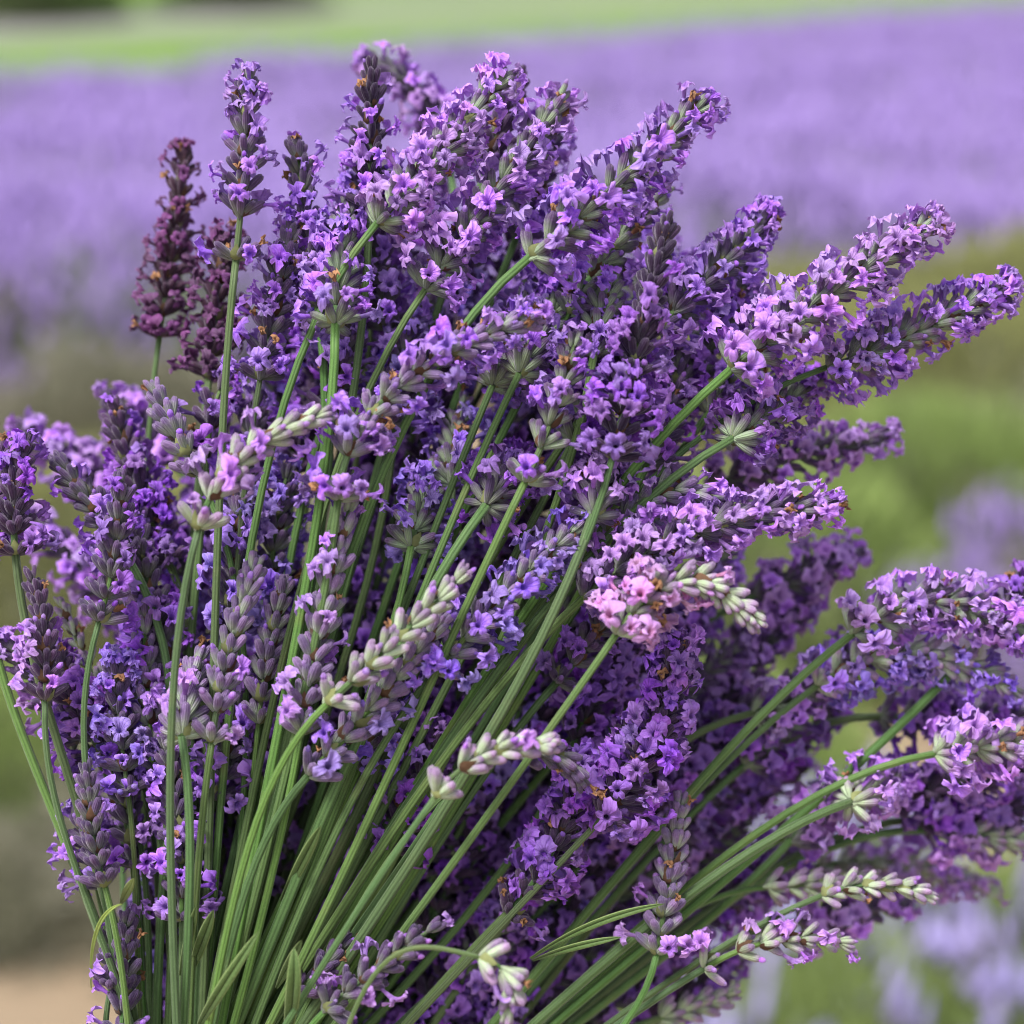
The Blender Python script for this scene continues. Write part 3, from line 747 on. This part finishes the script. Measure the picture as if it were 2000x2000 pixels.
s("longest loose budded spike with a few lilac florets in the centre left", (588, 1430), (682, 990), -16, 'bud', 'lilac', 'lilac', .92, f=(.20, .02), sp=46, per=8, sw=2.1)
s("pale greenish lilac front spike of clean open whorls", (642, 1372), (897, 1130), -26, 'bud', 'pale', 'lilac', .95, f=(0, 0), sp=42, per=7, sw=2.0, gap=1.5)
s("lilac budded spike with violet florets under the pale greenish one", (605, 1512), (858, 1218), -18, 'bud', 'lilac', 'blue', .95, f=(.35, .0), sp=42, per=8, sw=2.2)
s("short fan of lilac buds seen from above on a front stem", (355, 1438), (388, 1290), -18, 'bud', 'lilac', 'lilac', 1.0, dt=16, f=(.1, .1), sp=36, per=11, sw=2.3)
s("blue violet spike among the thin outer stems", (250, 1546), (226, 1300), 2, 'full', 'grey', 'blue', .9, sw=1.5)
s("violet spike with grey buds behind crossing left stems", (355, 1795), (322, 1455), 0, 'mix', 'grey', 'violet', .95, f=(.6, .25), sp=38, sw=1.7)
s("purple budded spike upright on the outer rim of the stalks", (204, 1728), (168, 1510), -10, 'bud', 'grey', 'violet', .85, f=(.02, 0), sp=33, sw=1.7, small=.88)
s("violet spike behind the purple budded one on the rim", (200, 1730), (158, 1600), 8, 'full', 'grey', 'violet', .9, sw=1.5)
s("pale green unripe spike behind the outer thin stems", (152, 1530), (106, 1375), 16, 'bud', 'pale', 'lilac', .8, f=(0, 0), sp=34, sw=1.4, small=.8)
s("pale green unripe buds beside the thin upright left stem", (235, 1420), (120, 1180), 14, 'bud', 'pale', 'lilac', .8, f=(0, 0), sp=44, sw=1.4, small=.8, per=6)
s("small budded spike beside the curled yellow green shoot", (218, 1925), (212, 1838), -2, 'few', 'grey', 'violet', .85, sw=1.6)
s("purple budded spike at the foot of the outer stems", (236, 2030), (246, 1800), -4, 'bud', 'grey', 'violet', .85, f=(.1, 0), sw=1.6)
s("grey lilac loose spike hidden behind the left stems", (300, 1500), (282, 1190), 8, 'bud', 'lilac', 'violet', .9, f=(.15, 0), sp=42, per=7)
s("blue violet spike behind the even whorled budded one", (440, 1230), (470, 980), 6, 'mix', 'grey', 'blue', 1.0)
s("blue violet spike beside the pale stem left of centre", (530, 1160), (560, 930), 14, 'full', 'grey', 'blue', 1.0)
s("violet spike with grey tip above the left budded stems", (480, 1000), (500, 790), 16, 'mix', 'grey', 'violet', 1.0)
# --- bottom
s("lilac spike with pink florets under the thin arched stem", (638, 1972), (842, 1815), -22, 'mix', 'grey', 'lilac', .95, f=(.35, .15), sp=42, sw=1.8, hold=(430, 2540, -10))
s("small grey budded spike tucked under the crossing stalks", (583, 1936), (668, 1850), -8, 'bud', 'grey', 'violet', .85, sw=1.6, hold=(420, 2540, 0))
s("whitish nodding spike on a thin arched bare stem", (940, 1871), (994, 1972), -34, 'bud', 'pale', 'lilac', .9, mid=(990, 1905), f=(.12, .1), sp=36, sw=1.2, hold=(560, 2500, -20), via=(690, 1800, -34), brown=.2)
s("pale whitish lilac spike lying across the front stems", (852, 1554), (1062, 1455), -32, 'bud', 'pale', 'lilac', .92, mid=(940, 1478), f=(0, .05), sp=40, gap=1.6, sw=1.7, per=7, brown=.2)
s("drooping brown green dry tip beyond the pale front spike", (1010, 1470), (1128, 1516), -16, 'bud', 'grey', 'deep', .85, f=(0.1, 0), sp=36, sw=1.3, mid=(1075, 1470))
s("upright pale brown lilac budded spike beside the thin paired leaves", (1283, 1862), (1328, 1568), 6, 'bud', 'lilac', 'lilac', .9, f=(.25, -.1), sp=38, sw=1.8, per=8)
s("sparse spike with white buds and a few lilac florets", (1378, 1890), (1646, 1842), 10, 'mix', 'pale', 'lilac', .9, f=(.55, .2), sp=46, sw=1.8, per=6, mid=(1510, 1838), gap=1.6)
s("yellow green budded spike on a long thin stem", (1608, 1748), (1806, 1746), 14, 'bud', 'pale', 'lilac', .85, mid=(1705, 1728), f=(0, 0), sp=40, per=6, sw=1.6, small=.9)
s("blurred yellow green budded spike behind its sharper twin", (1498, 1733), (1690, 1716), 30, 'bud', 'pale', 'lilac', .85, f=(0, 0), sp=42, per=6, sw=1.5, joined=True)
s("arching lilac spike on a long smooth stem", (1668, 1236), (2040, 1275), 16, 'full', 'green', 'lilac', 1.08, mid=(1850, 1175), sp=42, sw=2.2, f=(.8, .6))
s("violet spike with a green white nodding tip under the arching one", (1598, 1338), (1984, 1350), 24, 'mix', 'pale', 'blue', 1.0, mid=(1780, 1278), f=(.75, .05), sw=1.8)
s("short violet spike under the long smooth stem", (1472, 1392), (1600, 1345), 32, 'full', 'green', 'lilac', 1.0, joined=True)
s("lilac spike with white foot below the arching one", (1828, 1472), (2080, 1420), 16, 'full', 'pale', 'lilac', 1.1, sw=2.0)
s("short cluster of lilac florets with star of white calyces", (1662, 1566), (1752, 1520), 14, 'full', 'pale', 'lilac', 1.05, dt=26, sw=2.4)
s("dark violet tip rising above the arching lilac one", (1925, 1240), (2015, 1125), 26, 'full', 'dark', 'deep', 1.0)
s("deep violet blurred spike under the white footed one", (1740, 1560), (2030, 1490), 44, 'full', 'dark', 'deep', 1.15, joined=True)
s("deep violet blurred spike above the yellow green budded one", (1790, 1600), (2060, 1570), 52, 'full', 'dark', 'deep', 1.15, joined=True)
s("green white tipped blurred spike near the yellow green one", (1820, 1622), (2050, 1650), 50, 'mix', 'pale', 'lilac', 1.0, joined=True)
s("violet blurred spike between the arching and white footed ones", (1720, 1400), (2020, 1400), 46, 'full', 'grey', 'deep', 1.1, joined=True)
s("lilac blurred spike below the long pinkish one", (1440, 1180), (1672, 1082), 56, 'full', 'grey', 'lilac', 1.05, joined=True)
s("lilac blurred spike under the lilac right pointing one", (1440, 1260), (1590, 1130), 70, 'full', 'grey', 'lilac', 1.1, joined=True)
s("magenta blurred tuft between the long smooth stems", (1545, 1640), (1620, 1570), 36, 'full', 'grey', 'lilac', 1.0, joined=True)
s("lilac blurred spike trailing off to a yellow tip", (1600, 1690), (1940, 1740), 80, 'mix', 'pale', 'lilac', 1.0, joined=True, mid=(1770, 1690))
s("violet blurred spike behind the yellow green budded one", (1560, 1800), (1760, 1770), 62, 'full', 'grey', 'lilac', 1.05, joined=True)
s("pale green blurred spike beneath the sparse white budded one", (1290, 1990), (1420, 1945), 40, 'bud', 'pale', 'lilac', .9, joined=True)

# --- inner sprigs filling the bunch: seen only between the others, darker colours painting shade into the gaps
HULL = [(470, 420), (720, 330), (1000, 290), (1250, 370), (1400, 520), (1480, 640), (1500, 800), (1450, 1000), (1400, 1200), (1300, 1500), (1180, 1800), (1050, 1990), (300, 1990), (215, 1650), (200, 1300), (230, 1050), (330, 900), (450, 640)]
HULLR = [(1350, 1180), (1560, 1180), (1700, 1300), (1720, 1480), (1620, 1600), (1560, 1750), (1420, 1900), (1200, 1980), (1050, 1980), (1250, 1600)]
def inside(p, H):
    c = False; j = len(H) - 1
    for i in range(len(H)):
        if (H[i][1] > p[1]) != (H[j][1] > p[1]) and p[0] < (H[j][0] - H[i][0]) * (p[1] - H[i][1]) / (H[j][1] - H[i][1]) + H[i][0]: c = not c
        j = i
    return c
rg = random.Random(77)
COLOUR = {'violet': 'violet', 'blue': 'blue violet', 'deep': 'shade-darkened violet', 'lilac': 'lilac'}
USED = set()
def behind(x, y, colour):
    near = sorted((q for q in NAMED if len(q[0].split()) <= 10), key=lambda q: (q[1] - x) ** 2 + (q[2] - y) ** 2)[:4]
    for q in near:
        if (colour, q[0]) not in USED:
            USED.add((colour, q[0])); return q[0]
    return near[0][0]
def fill(H, n, d0, d1, group, pal):
    pts, tries = [], 0
    xs = [p[0] for p in H]; ys = [p[1] for p in H]
    while len(pts) < n and tries < 20000:
        tries += 1; p = (rg.uniform(min(xs), max(xs)), rg.uniform(min(ys), max(ys)))
        if inside(p, H) and all((p[0] - q[0]) ** 2 + (p[1] - q[1]) ** 2 > (62 if n > 50 else 70) ** 2 for q in pts): pts.append(p)
    for p in pts:
        dx, dy = p[0] - FAN[0], p[1] - FAN[1]; a = math.atan2(dy, dx) + rg.uniform(-.14, .14); ln = rg.uniform(270, 390)
        b = (p[0] - math.cos(a) * ln, p[1] - math.sin(a) * ln)
        ca, fl = rg.choice(['grey', 'dark', 'dark', 'green']), rg.choice(pal)  # mostly dark calyces and deep florets: shade put into the inner sprigs' colour
        label = "%s inner sprig behind the %s" % (COLOUR[fl], behind((b[0] + p[0]) / 2, (b[1] + p[1]) / 2, fl))
        S(label, b, p, rg.uniform(d0, d1), rg.choice(['full', 'mix', 'mix']), ca, fl, rg.uniform(.95, 1.1),
          dt=rg.uniform(-4, 8), sw=rg.uniform(1.7, 2.4), joined=True, group=group)
fill(HULL, 92, 32, 66, "inner sprigs of the bunch", ['violet', 'blue', 'deep', 'deep'])
HULLL = [(360, 1250), (1000, 1200), (1130, 1450), (1000, 1990), (330, 1990), (300, 1500)]
fill(HULLL, 60, 32, 78, "inner sprigs of the bunch", ['violet', 'deep', 'deep'])
fill(HULLR, 30, 40, 95, "inner sprigs of the bunch", ['violet', 'deep', 'lilac'])

# --- narrow leaves on the stems
def leaf(root, root_p, a, b, d, w, mid=None, mat=None, name="leaf"):
    P0, P2 = at(*a, d + 16), at(*b, d - 3); M = at(*mid, d) if mid else (P0 + P2) / 2
    P1 = M * 2 - (P0 + P2) / 2; V, F, U = [], [], []; n = 16
    view = (CM.to_3x3() @ Vector((0, 0, 1)))
    for i in range(n + 1):
        t = i / n; p = P0 * (1 - t) ** 2 + P1 * (2 * t * (1 - t)) + P2 * t * t
        T = ((P1 - P0) * (1 - t) + (P2 - P1) * t).normalized(); X = T.cross(view).normalized(); N = X.cross(T)
        ww = w * PX * .46 * ((max(.001, 1 - ((t - .55) / .45) ** 2.3) ** .75) if t > .55 else .32 + .68 * math.sin(t / .55 * 1.5708))
        for s_ in (-1, -.82, -.1, 0, .1, .82, 1):
            lift = {1: .18, .82: .42, .1: .08, 0: -.12}[abs(s_)]
            V.append(p + X * (ww * s_) + N * (ww * lift) - root_p); U.append(((s_ + 1) / 2, t))
    for i in range(n):
        for j in range(6): F.append((i * 7 + j, i * 7 + j + 1, i * 7 + j + 8, i * 7 + j + 7))
    link(name, mesh(name, V, F, mat or M_LEAF, U), root)
def leafy(label, base, tip, d, leaves, **k):
    r, p = s(label, base, tip, d, **k)
    for a in leaves: leaf(r, p, *a)
leafy("blue violet sprig whose stem carries a narrow upright leaf", (700, 1500), (790, 1290), 4, [((550, 1760), (627, 1612), -22, 24), ((540, 1930), (590, 1835), -24, 20)], style='full', cal='grey', flo='blue')
leafy("violet sprig whose stem carries three narrow leaves", (420, 1560), (470, 1330), 6, [((372, 1900), (418, 1776), -20, 26), ((352, 1905), (384, 1768), -18, 20), ((385, 2010), (508, 1815), -26, 24, (430, 1935))], style='mix', cal='grey', flo='violet')
leafy("deep violet sprig with a broad upright leaf on its stem", (760, 1660), (860, 1440), 8, [((556, 2040), (574, 1850), -26, 30, (572, 1945))], style='full', cal='dark', flo='deep')
leafy("deep violet sprig with a pair of thin spreading leaves", (1130, 1620), (1230, 1420), 14, [((1036, 1872), (1300, 1765), -10, 17, (1160, 1805)), ((1040, 1876), (1215, 1830), -8, 16, (1120, 1850))], style='full', cal='dark', flo='deep')
leafy("violet sprig with a curled yellow green shoot on its stem", (262, 1690), (240, 1500), 8, [((236, 1765), (262, 1715), -14, 20, None, M_LEAFB), ((178, 1930), (240, 1765), -14, 9, (190, 1815), M_LEAFB)], style='mix', cal='grey', flo='violet')
